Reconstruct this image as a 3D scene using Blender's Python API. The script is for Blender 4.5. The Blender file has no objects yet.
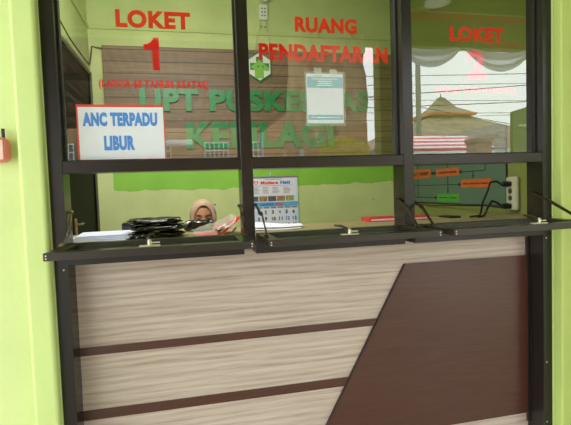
import bpy, bmesh, math, random
from mathutils import Vector, Matrix
random.seed(7)
SC = bpy.context.scene
COL = SC.collection
PI = math.pi

# ------------------------------------------------------------------ materials
def new_mat(name):
    m = bpy.data.materials.new(name); m.use_nodes = True
    nt = m.node_tree
    b = nt.nodes['Principled BSDF']
    return m, nt, b

def srgb(r, g, b):
    f = lambda c: (c/255/12.92) if c/255 <= .04045 else ((c/255+.055)/1.055)**2.4
    return (f(r), f(g), f(b), 1)

def mat(name, col, rough=.5, spec=.5, metal=0, var=0, scale=8, bump=0, bscale=40, emit=0, alpha=1, stretch=(1, 1, 1)):
    """principled material with a soft noise variation of the colour and an optional fine bump"""
    m, nt, b = new_mat(name)
    b.inputs['Base Color'].default_value = col
    b.inputs['Roughness'].default_value = rough
    b.inputs['Specular IOR Level'].default_value = spec
    b.inputs['Metallic'].default_value = metal
    b.inputs['Alpha'].default_value = alpha
    if emit:
        b.inputs['Emission Color'].default_value = col; b.inputs['Emission Strength'].default_value = emit
    if var or bump:
        tc = nt.nodes.new('ShaderNodeTexCoord'); mp = nt.nodes.new('ShaderNodeMapping')
        nt.links.new(tc.outputs['Object'], mp.inputs[0]); mp.inputs['Scale'].default_value = stretch
    if var:
        n = nt.nodes.new('ShaderNodeTexNoise'); n.inputs['Scale'].default_value = scale; n.inputs['Detail'].default_value = 5
        nt.links.new(mp.outputs[0], n.inputs['Vector'])
        r = nt.nodes.new('ShaderNodeValToRGB')
        r.color_ramp.elements[0].position = .3; r.color_ramp.elements[1].position = .7
        r.color_ramp.elements[0].color = tuple(c*(1-var) for c in col[:3])+(1,)
        r.color_ramp.elements[1].color = tuple(min(1, c*(1+var*.6)) for c in col[:3])+(1,)
        nt.links.new(n.outputs['Fac'], r.inputs[0]); nt.links.new(r.outputs[0], b.inputs['Base Color'])
    if bump:
        n2 = nt.nodes.new('ShaderNodeTexNoise'); n2.inputs['Scale'].default_value = bscale; n2.inputs['Detail'].default_value = 3
        bp = nt.nodes.new('ShaderNodeBump'); bp.inputs['Strength'].default_value = bump; bp.inputs['Distance'].default_value = .01
        nt.links.new(mp.outputs[0], n2.inputs['Vector']); nt.links.new(n2.outputs['Fac'], bp.inputs['Height']); nt.links.new(bp.outputs[0], b.inputs['Normal'])
    return m

def ramp(nt, fac, stops):
    r = nt.nodes.new('ShaderNodeValToRGB'); e = r.color_ramp.elements
    while len(e) > 1: e.remove(e[-1])
    e[0].position, e[0].color = stops[0]
    for p, c in stops[1:]:
        x = e.new(p); x.color = c
    nt.links.new(fac, r.inputs[0]); return r.outputs[0]

def math_node(nt, op, a, b=None, c=None):
    n = nt.nodes.new('ShaderNodeMath'); n.operation = op
    for i, v in enumerate((a, b, c)):
        if v is None: continue
        if isinstance(v, (int, float)): n.inputs[i].default_value = v
        else: nt.links.new(v, n.inputs[i])
    return n.outputs[0]

def mixrgb(nt, fac, a, b, mode='MIX'):
    n = nt.nodes.new('ShaderNodeMix'); n.data_type = 'RGBA'; n.blend_type = mode
    for sock, v in ((n.inputs[0], fac), (n.inputs[6], a), (n.inputs[7], b)):
        if isinstance(v, (int, float, tuple)): sock.default_value = v
        else: nt.links.new(v, sock)
    return n.outputs[2]

def objcoord(nt, scale=(1, 1, 1), loc=(0, 0, 0)):
    tc = nt.nodes.new('ShaderNodeTexCoord'); mp = nt.nodes.new('ShaderNodeMapping')
    mp.inputs['Scale'].default_value = scale; mp.inputs['Location'].default_value = loc
    nt.links.new(tc.outputs['Object'], mp.inputs[0]); return mp.outputs[0]

def noise(nt, vec, scale, detail=4, dist=0, rough=.5):
    n = nt.nodes.new('ShaderNodeTexNoise'); n.inputs['Scale'].default_value = scale; n.inputs['Detail'].default_value = detail
    n.inputs['Distortion'].default_value = dist; n.inputs['Roughness'].default_value = rough
    nt.links.new(vec, n.inputs['Vector']); return n.outputs['Fac']

def wood_laminate():
    m, nt, b = new_mat('pale_wood_laminate')
    v1 = objcoord(nt, (1.1, 1, 9), (3.1, 0, 1.7))
    warp = noise(nt, v1, 1.6, 3, .6)
    wv = nt.nodes.new('ShaderNodeTexWave'); wv.wave_type = 'BANDS'; wv.bands_direction = 'Z'
    wv.inputs['Scale'].default_value = 1.3; wv.inputs['Distortion'].default_value = 9; wv.inputs['Detail'].default_value = 3
    wv.inputs['Detail Scale'].default_value = .7
    nt.links.new(v1, wv.inputs['Vector'])
    fine = noise(nt, objcoord(nt, (3, 1, 120)), 1.6, 6, .6, .7)
    mid = noise(nt, objcoord(nt, (1.2, 1, 34)), 1.3, 5, .5, .6)
    f = math_node(nt, 'ADD', math_node(nt, 'MULTIPLY', wv.outputs['Fac'], .10), math_node(nt, 'MULTIPLY', mid, .42))
    f = math_node(nt, 'ADD', f, math_node(nt, 'MULTIPLY', fine, .54))
    c = ramp(nt, f, [(.32, srgb(142, 118, 107)), (.45, srgb(178, 157, 146)), (.58, srgb(196, 178, 168)), (.74, srgb(212, 198, 190))])
    nt.links.new(c, b.inputs['Base Color'])
    b.inputs['Roughness'].default_value = .42; b.inputs['Specular IOR Level'].default_value = .45
    return m

def brown_veneer():
    m, nt, b = new_mat('dark_brown_veneer')
    fine = noise(nt, objcoord(nt, (2.5, 1, 120)), 2, 5, .1, .7)
    c = ramp(nt, fine, [(.3, srgb(68, 36, 28)), (.7, srgb(88, 50, 40))])
    nt.links.new(c, b.inputs['Base Color'])
    b.inputs['Roughness'].default_value = .26; b.inputs['Specular IOR Level'].default_value = .6
    return m

def board_mat():
    m, nt, b = new_mat('brown_plank_board')
    v = objcoord(nt)
    sep = nt.nodes.new('ShaderNodeSeparateXYZ'); nt.links.new(v, sep.inputs[0])
    saw = math_node(nt, 'FRACT', math_node(nt, 'MULTIPLY', sep.outputs['Z'], 1/.098))
    line = math_node(nt, 'LESS_THAN', saw, .1)
    n = noise(nt, objcoord(nt, (2, 1, 55)), 1.5, 5, .3, .65)
    big = noise(nt, objcoord(nt, (.5, 1, 10.2)), 1, 1)
    c = ramp(nt, math_node(nt, 'ADD', math_node(nt, 'MULTIPLY', n, .7), math_node(nt, 'MULTIPLY', big, .35)), [(.32, srgb(84, 66, 50)), (.7, srgb(140, 114, 86))])
    c = mixrgb(nt, math_node(nt, 'MULTIPLY', line, .75), c, srgb(40, 30, 22))
    nt.links.new(c, b.inputs['Base Color']); b.inputs['Roughness'].default_value = .5
    return m

def back_wall_mat():
    """pale green plaster with a brighter green painted band whose lower edge is brushed unevenly"""
    m, nt, b = new_mat('interior_back_wall_paint')
    v = objcoord(nt); sep = nt.nodes.new('ShaderNodeSeparateXYZ'); nt.links.new(v, sep.inputs[0])
    e = math_node(nt, 'MULTIPLY', math_node(nt, 'SUBTRACT', noise(nt, objcoord(nt, (2.2, 1, .1)), 2, 3), .5), .10)
    zz = math_node(nt, 'ADD', sep.outputs['Z'], e)
    up = math_node(nt, 'GREATER_THAN', zz, 1.477)
    dn = math_node(nt, 'LESS_THAN', sep.outputs['Z'], 2.0)
    lf = math_node(nt, 'GREATER_THAN', math_node(nt, 'ADD', sep.outputs['X'], math_node(nt, 'MULTIPLY', e, .2)), -.145)
    fac = math_node(nt, 'MULTIPLY', math_node(nt, 'MULTIPLY', up, dn), lf)
    st = noise(nt, v, 3, 5)
    base = ramp(nt, st, [(.3, srgb(184, 196, 132)), (.7, srgb(202, 212, 148))])
    spots = math_node(nt, 'GREATER_THAN', noise(nt, v, 23, 2), .74)
    base = mixrgb(nt, math_node(nt, 'MULTIPLY', spots, .45), base, srgb(120, 122, 80))
    band = ramp(nt, st, [(.3, srgb(124, 182, 58)), (.7, srgb(140, 196, 70))])
    nt.links.new(mixrgb(nt, fac, base, band), b.inputs['Base Color']); b.inputs['Roughness'].default_value = .6
    return m

def glass_mat(name, refl=.13, tint=(.86, .92, .86, 1)):
    m = bpy.data.materials.new(name); m.use_nodes = True; nt = m.node_tree; nt.nodes.clear()
    o = nt.nodes.new('ShaderNodeOutputMaterial'); mx = nt.nodes.new('ShaderNodeMixShader')
    t = nt.nodes.new('ShaderNodeBsdfTransparent'); g = nt.nodes.new('ShaderNodeBsdfGlossy')
    t.inputs[0].default_value = tint; g.inputs['Roughness'].default_value = 0
    lw = nt.nodes.new('ShaderNodeLayerWeight'); lw.inputs[0].default_value = .25
    f = math_node(nt, 'ADD', math_node(nt, 'MULTIPLY', lw.outputs['Fresnel'], .35), refl-.02)
    nt.links.new(f, mx.inputs[0]); nt.links.new(t.outputs[0], mx.inputs[1]); nt.links.new(g.outputs[0], mx.inputs[2])
    nt.links.new(mx.outputs[0], o.inputs[0]); return m

def plastic_film(name, tint, fac):
    m = bpy.data.materials.new(name); m.use_nodes = True; nt = m.node_tree; nt.nodes.clear()
    o = nt.nodes.new('ShaderNodeOutputMaterial'); mx = nt.nodes.new('ShaderNodeMixShader')
    t = nt.nodes.new('ShaderNodeBsdfTransparent'); p = nt.nodes.new('ShaderNodeBsdfPrincipled')
    p.inputs['Base Color'].default_value = tint; p.inputs['Roughness'].default_value = .18
    mx.inputs[0].default_value = fac
    nt.links.new(t.outputs[0], mx.inputs[1]); nt.links.new(p.outputs[0], mx.inputs[2]); nt.links.new(mx.outputs[0], o.inputs[0]); return m

def stripes_mat(name, c1, c2, axis, period, rough=.6):
    m, nt, b = new_mat(name)
    sep = nt.nodes.new('ShaderNodeSeparateXYZ'); nt.links.new(objcoord(nt), sep.inputs[0])
    f = math_node(nt, 'LESS_THAN', math_node(nt, 'FRACT', math_node(nt, 'MULTIPLY', sep.outputs[axis], 1/period)), .5)
    nt.links.new(mixrgb(nt, f, c1, c2), b.inputs['Base Color']); b.inputs['Roughness'].default_value = rough
    return m

def brick_mat(name, c1, c2, mortar, scale=6):
    m, nt, b = new_mat(name)
    k = nt.nodes.new('ShaderNodeTexBrick'); k.inputs['Scale'].default_value = scale
    k.inputs['Color1'].default_value = c1; k.inputs['Color2'].default_value = c2; k.inputs['Mortar'].default_value = mortar
    sep = nt.nodes.new('ShaderNodeSeparateXYZ'); nt.links.new(objcoord(nt), sep.inputs[0])
    cb = nt.nodes.new('ShaderNodeCombineXYZ'); nt.links.new(math_node(nt, 'ADD', sep.outputs['X'], sep.outputs['Y']), cb.inputs[0]); nt.links.new(sep.outputs['Z'], cb.inputs[1])
    nt.links.new(cb.outputs[0], k.inputs['Vector']); nt.links.new(k.outputs['Color'], b.inputs['Base Color']); b.inputs['Roughness'].default_value = .8
    return m

M = {}
M['wall_out'] = mat('lime_green_wall_paint', srgb(212, 224, 156), .55, .35, var=.07, scale=3, bump=.12, bscale=30)
M['wall_out_edge'] = mat('lime_green_corner_paint', srgb(206, 222, 146), .5, .4, var=.05, scale=4, bump=.1, bscale=30)
M['wall_out_right'] = mat('shaded_lime_corner_paint', srgb(178, 192, 108), .5, .4, var=.05, scale=4, bump=.1, bscale=30)  # darker copy of the lime paint, porch shade put into the colour
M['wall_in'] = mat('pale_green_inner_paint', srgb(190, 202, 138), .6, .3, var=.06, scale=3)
M['wall_back'] = back_wall_mat()
M['wall_right'] = mat('shaded_inner_paint', srgb(126, 132, 70), .6, .3, var=.08, scale=3)  # dimness of the room's right side put into the wall colour
M['ceiling_in'] = mat('white_ceiling_board', srgb(215, 220, 200), .7, .2, var=.03)
M['tile'] = mat('grey_floor_tile', srgb(176, 172, 160), .35, .4, var=.06, scale=5)
M['alu'] = mat('dark_bronze_aluminium', srgb(30, 23, 20), .27, .46, metal=0, var=.15, scale=6, stretch=(1, 1, .2))
M['alu_flap'] = mat('bronze_flap_aluminium', srgb(44, 36, 31), .28, .52, var=.15, scale=9)
M['gasket'] = mat('black_rubber_gasket', srgb(18, 18, 18), .6)
M['glass'] = glass_mat('window_glass', .19, (.89, .91, .87, 1))
M['flap_glass'] = glass_mat('flap_glass', .16, (.7, .85, .7, 1))
M['laminate'] = wood_laminate()
M['veneer'] = brown_veneer()
M['veneer_edge'] = mat('dark_veneer_edge', srgb(48, 30, 25), .5, var=.2)
M['worktop'] = mat('beige_worktop', srgb(150, 136, 100), .45, var=.12, scale=4, stretch=(.3, 3, 1))
M['red'] = mat('red_vinyl', srgb(252, 22, 12), .45, .4)
M['blue_ink'] = mat('blue_ink', srgb(74, 136, 214), .6)
M['paper'] = mat('white_paper', srgb(226, 226, 238), .6, .3, var=.02)
M['paper_blue'] = mat('bluish_paper', srgb(200, 205, 228), .6, .3, var=.03)
M['red_tape'] = mat('red_paper_border', srgb(224, 62, 50), .5)
M['teal'] = mat('teal_print', srgb(122, 178, 192), .5, var=.04)
M['sleeve'] = plastic_film('clear_plastic_sleeve', (.8, .82, .8, 1), .22)
M['chrome'] = mat('brushed_nickel', srgb(206, 200, 176), .3, .6, metal=.6)
M['brass'] = mat('dark_brass', srgb(58, 46, 28), .35, .6, metal=.4, var=.25, scale=30)
M['brass_lit'] = mat('lit_brass', srgb(138, 116, 78), .35, .6, metal=.4, var=.2, scale=30)  # brighter copy of the brass, its lit look put into the colour
M['board'] = board_mat()
M['green_letter'] = mat('deep_green_letter', srgb(18, 132, 72), .4, .4)
M['green_dark'] = mat('emblem_dark_green', srgb(20, 120, 62), .45)
M['green_light'] = mat('emblem_light_green', srgb(124, 190, 66), .45)
M['white_plastic'] = mat('white_plastic', srgb(228, 230, 222), .4)
M['socket_plastic'] = mat('greyish_socket_plastic', srgb(186, 184, 160), .4)
M['socket_hole'] = mat('dark_socket_hole', srgb(66, 64, 52), .6)
M['black_plastic'] = mat('black_plastic', srgb(16, 16, 17), .35, .5)
M['black_film'] = mat('shiny_black_plastic_film', srgb(12, 13, 13), .16, .7, bump=.55, bscale=34)
M['clear_film'] = plastic_film('crumpled_clear_film', (.52, .55, .49, 1), .36)
M['red_sheet'] = mat('red_folder_card', srgb(206, 22, 34), .4, .5, var=.15, scale=14)
M['door_dark'] = mat('dark_opening_leaf', srgb(13, 10, 9), .6, .12, var=.2, scale=6, stretch=(6, 6, .5))  # near-black stands for the dark opening, shade put into the leaf colour
M['door_frame'] = mat('olive_door_frame', srgb(84, 88, 58), .5)
M['cable_black'] = mat('black_cable_rubber', srgb(14, 14, 14), .5)
M['cable_brown'] = mat('brown_cable', srgb(86, 62, 44), .6)
M['chart'] = mat('teal_chart_print', srgb(84, 108, 90), .5, var=.08, scale=2)
M['orange'] = mat('orange_chart_box', srgb(190, 92, 38), .5)
M['chart_green'] = mat('green_chart_box', srgb(72, 150, 46), .5)
M['ink'] = mat('black_ink', srgb(22, 22, 24), .6)
M['grey_ink'] = mat('grey_ink', srgb(128, 130, 140), .6)
M['cal_blue'] = mat('calendar_blue', srgb(96, 170, 214), .5, var=.05)
M['cal_pale'] = mat('calendar_pale_blue', srgb(204, 222, 238), .5)
M['cal_blue_ink'] = mat('calendar_blue_ink', srgb(30, 110, 190), .5)
M['cal_red'] = mat('calendar_red_ink', srgb(226, 52, 40), .5)
M['photo_a'] = mat('calendar_photo_sepia', srgb(168, 128, 92), .5, var=.6, scale=60)
M['photo_b'] = mat('calendar_photo_dark', srgb(104, 92, 84), .5, var=.6, scale=60)
M['photo_c'] = mat('calendar_photo_olive', srgb(164, 164, 96), .5, var=.6, scale=60)
M['skin'] = mat('warm_skin', srgb(166, 116, 92), .5, .35, var=.06, scale=20)
M['lip'] = mat('lips', srgb(160, 88, 78), .5)
M['brow'] = mat('eyebrow_hair', srgb(50, 34, 28), .7)
M['eye_dark'] = mat('dark_eye', srgb(34, 22, 18), .3)
M['eye_white'] = mat('eye_white', srgb(210, 200, 190), .3)
M['hijab'] = mat('dusty_pink_hijab_cloth', srgb(190, 160, 140), .75, .2, var=.06, scale=9, bump=.15, bscale=18)
M['blouse'] = mat('pink_blouse_cloth', srgb(196, 110, 112), .8, .2, var=.08)
M['trousers'] = mat('dark_trouser_cloth', srgb(50, 48, 56), .8, .2, var=.1)
M['shoe'] = mat('black_shoe', srgb(22, 20, 20), .5)
M['chair_plastic'] = mat('green_chair_plastic', srgb(60, 120, 80), .4)
M['pink'] = mat('pink_plastic', srgb(226, 120, 116), .35, var=.08)
M['pink_pale'] = mat('pale_pink_plastic', srgb(232, 190, 180), .35)
M['board_grey'] = mat('grey_notice_frame', srgb(96, 92, 84), .5, var=.1)
M['olive_beam'] = mat('olive_green_beam_paint', srgb(142, 160, 82), .6, .3, var=.06, scale=2)
M['porch_ceiling'] = mat('pale_green_porch_ceiling', srgb(170, 184, 118), .6, .3, var=.05)
M['bunting_red'] = mat('red_bunting_cloth', srgb(222, 64, 48), .8, .1, var=.1)
M['bunting_white'] = mat('white_bunting_cloth', srgb(205, 205, 216), .8, .1, var=.04)
M['cream'] = mat('cream_cord', srgb(226, 214, 170), .7)
M['ground'] = mat('grey_concrete_ground', srgb(190, 186, 176), .85, .2, var=.1, scale=1.5)
M['roof_tile'] = None
M['conc'] = mat('pole_concrete', srgb(120, 122, 112), .8, var=.1)
M['wire'] = mat('black_wire', srgb(24, 26, 28), .7)
M['steel_dark'] = mat('dark_steel', srgb(74, 62, 48), .5, var=.15)
M['steel_blue'] = mat('pale_blue_steel', srgb(160, 172, 186), .4)
M['corrugated'] = mat('brown_corrugated_sheet', srgb(112, 88, 64), .55, .3, var=.25, scale=3)
M['tarp'] = mat('brown_tarpaulin', srgb(150, 128, 98), .5, .4, var=.2, scale=5, stretch=(1, 1, 1), bump=.3, bscale=9)
M['bld'] = mat('tan_building_plaster', srgb(150, 122, 88), .8, .2, var=.15, scale=1.5)
M['grille'] = mat('white_window_grille', srgb(224, 224, 218), .5)
M['dark_pane'] = mat('dark_window_pane', srgb(60, 66, 70), .2, .6)
M['leaf'] = mat('yellow_green_leaves', srgb(150, 150, 44), .6, .3, var=.35, scale=9)
M['bark'] = mat('brown_bark', srgb(94, 74, 54), .8, var=.3)
M['kiosk'] = mat('dark_green_kiosk_paint', srgb(72, 92, 44), .5, var=.12)
M['kiosk_pale'] = mat('pale_green_kiosk_panel', srgb(170, 196, 150), .5)
M['brick'] = brick_mat('orange_brick', srgb(196, 140, 106), srgb(170, 112, 84), srgb(150, 134, 118), 5)
M['awning'] = stripes_mat('red_white_stripes', srgb(226, 58, 52), srgb(236, 236, 240), 'Z', .11)
M['house_wall'] = mat('white_house_wall', srgb(214, 214, 204), .8, var=.05)
M['eave_orange'] = mat('orange_eave', srgb(214, 128, 82), .7)
M['tube_light'] = mat('fluorescent_tube', (1, 1, .95, 1), .5, emit=6)
M['fixture_white'] = mat('white_lamp_housing', srgb(226, 226, 220), .4)

def roof_tiles():
    m, nt, b = new_mat('grey_brown_roof_tiles')
    sep = nt.nodes.new('ShaderNodeSeparateXYZ'); v = objcoord(nt); nt.links.new(v, sep.inputs[0])
    a = math_node(nt, 'FRACT', math_node(nt, 'MULTIPLY', sep.outputs['Z'], 6.5))
    d = math_node(nt, 'FRACT', math_node(nt, 'MULTIPLY', math_node(nt, 'ADD', sep.outputs['X'], math_node(nt, 'MULTIPLY', sep.outputs['Y'], 1)), 3.2))
    n = noise(nt, v, 2.5, 5)
    f = math_node(nt, 'ADD', math_node(nt, 'MULTIPLY', math_node(nt, 'LESS_THAN', a, .2), -.22), n)
    f = math_node(nt, 'ADD', f, math_node(nt, 'MULTIPLY', math_node(nt, 'LESS_THAN', d, .12), -.1))
    nt.links.new(ramp(nt, f, [(.2, srgb(98, 84, 70)), (.65, srgb(168, 148, 122))]), b.inputs['Base Color']); b.inputs['Roughness'].default_value = .8
    return m
M['roof_tile'] = roof_tiles()

def cloth(name, col, trans=.5, var=.1, scale=6):
    m, nt, b = new_mat(name)
    n = noise(nt, objcoord(nt), scale, 4)
    c = ramp(nt, n, [(.3, tuple(x*(1-var) for x in col[:3])+(1,)), (.7, col)])
    nt.links.new(c, b.inputs['Base Color']); b.inputs['Roughness'].default_value = .7; b.inputs['Specular IOR Level'].default_value = .2
    t = nt.nodes.new('ShaderNodeBsdfTranslucent'); nt.links.new(c, t.inputs[0])
    mx = nt.nodes.new('ShaderNodeMixShader'); mx.inputs[0].default_value = trans
    o = nt.nodes['Material Output']
    nt.links.new(b.outputs[0], mx.inputs[1]); nt.links.new(t.outputs[0], mx.inputs[2]); nt.links.new(mx.outputs[0], o.inputs[0]); return m
M['tarp'] = cloth('brown_tarpaulin', srgb(240, 218, 182), .65, .4, 7)
M['bunting_white'] = cloth('white_bunting_cloth', srgb(246, 246, 255), .85, .04)
M['leaf'] = cloth('yellow_green_leaves', srgb(206, 204, 70), .5, .4, 9)
M['bunting_red'] = cloth('red_bunting_cloth', srgb(255, 92, 70), .1, .1)

# ------------------------------------------------------------------ mesh helpers
class MB:
    """collects shapes in one bmesh"""
    def __init__(s): s.bm = bmesh.new()
    def box(s, x0, x1, y0, y1, z0, z1, bev=0, rot=None, piv=None, seg=2):
        bm2 = bmesh.new(); bmesh.ops.create_cube(bm2, size=1)
        sx, sy, sz = abs(x1-x0), abs(y1-y0), abs(z1-z0)
        for v in bm2.verts: v.co = Vector((v.co.x*sx, v.co.y*sy, v.co.z*sz))
        if bev: bmesh.ops.bevel(bm2, geom=bm2.edges[:], offset=min(bev, .45*min(sx, sy, sz)), segments=seg, affect='EDGES', profile=.5)
        c = Vector(((x0+x1)/2, (y0+y1)/2, (z0+z1)/2))
        for v in bm2.verts: v.co += c
        if rot is not None:
            p = Vector(piv) if piv is not None else c
            for v in bm2.verts: v.co = rot @ (v.co-p)+p
        s.merge(bm2); return s
    def merge(s, bm2):
        me = bpy.data.meshes.new('tmp'); bm2.to_mesh(me); bm2.free(); s.bm.from_mesh(me); bpy.data.meshes.remove(me)
    def poly(s, pts):
        s.bm.faces.new([s.bm.verts.new(p) for p in pts]); return s
    def prism(s, pts2, a0, a1, axis='Y', bev=0):
        """polygon extruded along an axis; pts2 in the two remaining axes"""
        bm2 = bmesh.new()
        def P(p, a):
            if axis == 'Y': return (p[0], a, p[1])
            if axis == 'X': return (a, p[0], p[1])
            return (p[0], p[1], a)
        A = [bm2.verts.new(P(p, a0)) for p in pts2]; B = [bm2.verts.new(P(p, a1)) for p in pts2]
        n = len(pts2)
        bm2.faces.new(A); bm2.faces.new(B[::-1])
        for i in range(n): bm2.faces.new((A[i], B[i], B[(i+1) % n], A[(i+1) % n]))
        bmesh.ops.recalc_face_normals(bm2, faces=bm2.faces[:])
        if bev: bmesh.ops.bevel(bm2, geom=bm2.edges[:], offset=bev, segments=2, affect='EDGES')
        s.merge(bm2); return s
    def tube(s, pts, r, n=8, cap=True):
        pts = [Vector(p) for p in pts]; rs = r if isinstance(r, (list, tuple)) else [r]*len(pts)
        rings = []; up = None
        for i, p in enumerate(pts):
            t = (pts[min(i+1, len(pts)-1)]-pts[max(i-1, 0)]).normalized()
            if up is None:
                up = Vector((0, 0, 1)) if abs(t.z) < .9 else Vector((1, 0, 0))
            a = t.cross(up).normalized(); up = a.cross(t).normalized()
            rings.append([s.bm.verts.new(p+(a*math.cos(k*2*PI/n)+up*math.sin(k*2*PI/n))*rs[i]) for k in range(n)])
        for A, B in zip(rings, rings[1:]):
            for k in range(n): s.bm.faces.new((A[k], A[(k+1) % n], B[(k+1) % n], B[k]))
        if cap: s.bm.faces.new(rings[0][::-1]); s.bm.faces.new(rings[-1])
        return s
    def lathe(s, prof, c, n=16, axis='Z', sx=1, sy=1):
        rings = []
        for r, h in prof:
            ring = []
            for k in range(n):
                a = 2*PI*k/n; q = (r*sx*math.cos(a), r*sy*math.sin(a), h)
                if axis == 'Y': q = (q[0], h, q[1])
                if axis == 'X': q = (h, q[0], q[1])
                ring.append(s.bm.verts.new(Vector(q)+Vector(c)))
            rings.append(ring)
        for A, B in zip(rings, rings[1:]):
            for k in range(n): s.bm.faces.new((A[k], A[(k+1) % n], B[(k+1) % n], B[k]))
        s.bm.faces.new(rings[0][::-1]); s.bm.faces.new(rings[-1]); return s
    def ball(s, c, rx, ry, rz, seg=16, rings=10):
        bm2 = bmesh.new(); bmesh.ops.create_uvsphere(bm2, u_segments=seg, v_segments=rings, radius=1)
        for v in bm2.verts: v.co = Vector((v.co.x*rx, v.co.y*ry, v.co.z*rz))+Vector(c)
        s.merge(bm2); return s
    def grid(s, fn, nu, nv, closeu=False):
        V = [[s.bm.verts.new(fn(i/(nu if closeu else nu-1), j/(nv-1))) for i in range(nu)] for j in range(nv)]
        for j in range(nv-1):
            for i in range(nu if closeu else nu-1):
                s.bm.faces.new((V[j][i], V[j][(i+1) % nu], V[j+1][(i+1) % nu], V[j+1][i]))
        return s
    def build(s, name, m, parent=None, smooth=False, recalc=True, sharp=None):
        if recalc: bmesh.ops.recalc_face_normals(s.bm, faces=s.bm.faces[:])
        me = bpy.data.meshes.new(name); s.bm.to_mesh(me); s.bm.free()
        if smooth:
            for p in me.polygons: p.use_smooth = True
        me.materials.append(m)
        o = bpy.data.objects.new(name, me); COL.objects.link(o)
        if parent: setpar(o, parent)
        return o

def setpar(o, parent):
    """child keeps its world place although the parent Empty stands at the base of the thing"""
    o.parent = parent; o.matrix_parent_inverse = world_of(parent).inverted()
def world_of(o):
    m = o.matrix_basis.copy()
    if o.parent: m = world_of(o.parent) @ o.matrix_parent_inverse @ m
    return m

def thing(name, label, cat, loc=(0, 0, 0), group=None):
    o = bpy.data.objects.new(name, None); COL.objects.link(o); o.location = loc; o.empty_display_size = .05
    return tag(o, label, cat, group)
def tag(o, label, cat, group=None):
    o['label'] = label; o['category'] = cat
    if group: o['group'] = group
    return o
def struct(name, mb, m, parent=None, smooth=False):
    o = mb.build(name, m, parent, smooth); 
    if not parent: o['kind'] = 'structure'
    return o

def text_obj(name, body, x0, x1, z0, z1, y, m, parent=None, bold=.03, depth=.0008, plane='front', fit=True):
    """writing fitted to a rectangle; front: faces -Y at depth y.  right: lies on the plane X=y and faces -X (x0>x1 are Y values)"""
    cu = bpy.data.curves.new('writing', 'FONT'); cu.body = body; cu.size = 1; cu.offset = bold; cu.extrude = .01; cu.resolution_u = 5
    cu.space_character = 1.09
    t = bpy.data.objects.new('writing', cu); COL.objects.link(t)
    bpy.context.view_layer.update()
    me = bpy.data.meshes.new_from_object(t.evaluated_get(bpy.context.evaluated_depsgraph_get()))
    bpy.data.objects.remove(t); bpy.data.curves.remove(cu)
    xs = [v.co.x for v in me.vertices]; ys = [v.co.y for v in me.vertices]
    ax, bx, ay, by = min(xs), max(xs), min(ys), max(ys)
    for v in me.vertices:
        u = (v.co.x-ax)/(bx-ax); w = (v.co.y-ay)/(by-ay); d = v.co.z/.01*depth
        if plane == 'front': v.co = (x0+(x1-x0)*u, y-d, z0+(z1-z0)*w)
        else: v.co = (y-d, x0+(x1-x0)*u, z0+(z1-z0)*w)
    me.name = name; me.materials.clear(); me.materials.append(m)
    o = bpy.data.objects.new(name, me); COL.objects.link(o)
    if parent: setpar(o, parent)
    return o

P = .675; W = .0225; DEP = .1            # pane pitch, half profile width, profile depth
XR = 3*P                                   # centre of the right post
# ------------------------------------------------------------------ camera
cam = bpy.data.cameras.new('camera'); co = bpy.data.objects.new('camera', cam); COL.objects.link(co)
yaw, pitch, roll = .217762, -.0520437, -.0344147
f = Vector((math.sin(yaw)*math.cos(pitch), math.cos(yaw)*math.cos(pitch), math.sin(pitch)))
r0 = Vector((math.cos(yaw), -math.sin(yaw), 0)); u0 = r0.cross(f)
r = r0*math.cos(roll)+u0*math.sin(roll); u = -r0*math.sin(roll)+u0*math.cos(roll)
mw = Matrix((r, u, -f)).transposed().to_4x4(); mw.translation = Vector((.438635, -1.719905, 1.45))
co.matrix_world = mw
cam.sensor_width = 36; cam.lens = 450.998*36/571; cam.clip_start = .05; cam.clip_end = 300
SC.camera = co

# ------------------------------------------------------------------ the room shell
FI = .15                                    # the inner floor is raised
XL, XRW, YB = -.28, 2.40, 2.30
struct('floor_inside', MB().box(XL-.1, XRW+.1, .10, YB+.1, -.02, FI), M['tile'])
struct('ceiling_inside', MB().box(XL-.1, XRW+.1, .0, YB+.1, 3.3, 3.4), M['ceiling_in'])
struct('wall_back', MB().box(XL-.1, XRW+.1, YB, YB+.1, FI, 3.3), M['wall_back'])
wl = MB(); wl.box(XL-.1, XL, .12, 1.27, FI, 3.3); wl.box(XL-.1, XL, 2.285, YB, FI, 3.3); wl.box(XL-.1, XL, 1.27, 2.285, 2.43, 3.3)
struct('wall_left', wl, M['wall_in'])
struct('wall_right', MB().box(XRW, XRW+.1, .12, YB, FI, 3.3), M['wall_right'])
ft = MB()
ft.box(-3.2, -W-.0785, 0, .12, 0, 3.7); ft.box(XR+W, 5.05, 0, .12, 0, 3.7); ft.box(-W-.0785, XR+W, 0, .12, 2.52, 3.7)
ft.box(-W-.0785, -W, 0.001, .12, 0, 2.52)
struct('wall_front', ft, M['wall_out'])
struct('trim_left', MB().box(-.103, -W-.0015, -.045, 0, 0, 3.7, bev=.012, seg=3), M['wall_out_edge'])
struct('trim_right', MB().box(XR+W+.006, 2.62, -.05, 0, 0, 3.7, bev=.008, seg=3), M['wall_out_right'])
struct('trim_wall', MB().box(XL, XRW, YB-.014, YB, 2.815, 2.845, bev=.004).box(XL, XL+.014, .12, YB-.014, 2.815, 2.845, bev=.004), M['wall_in'])
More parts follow.
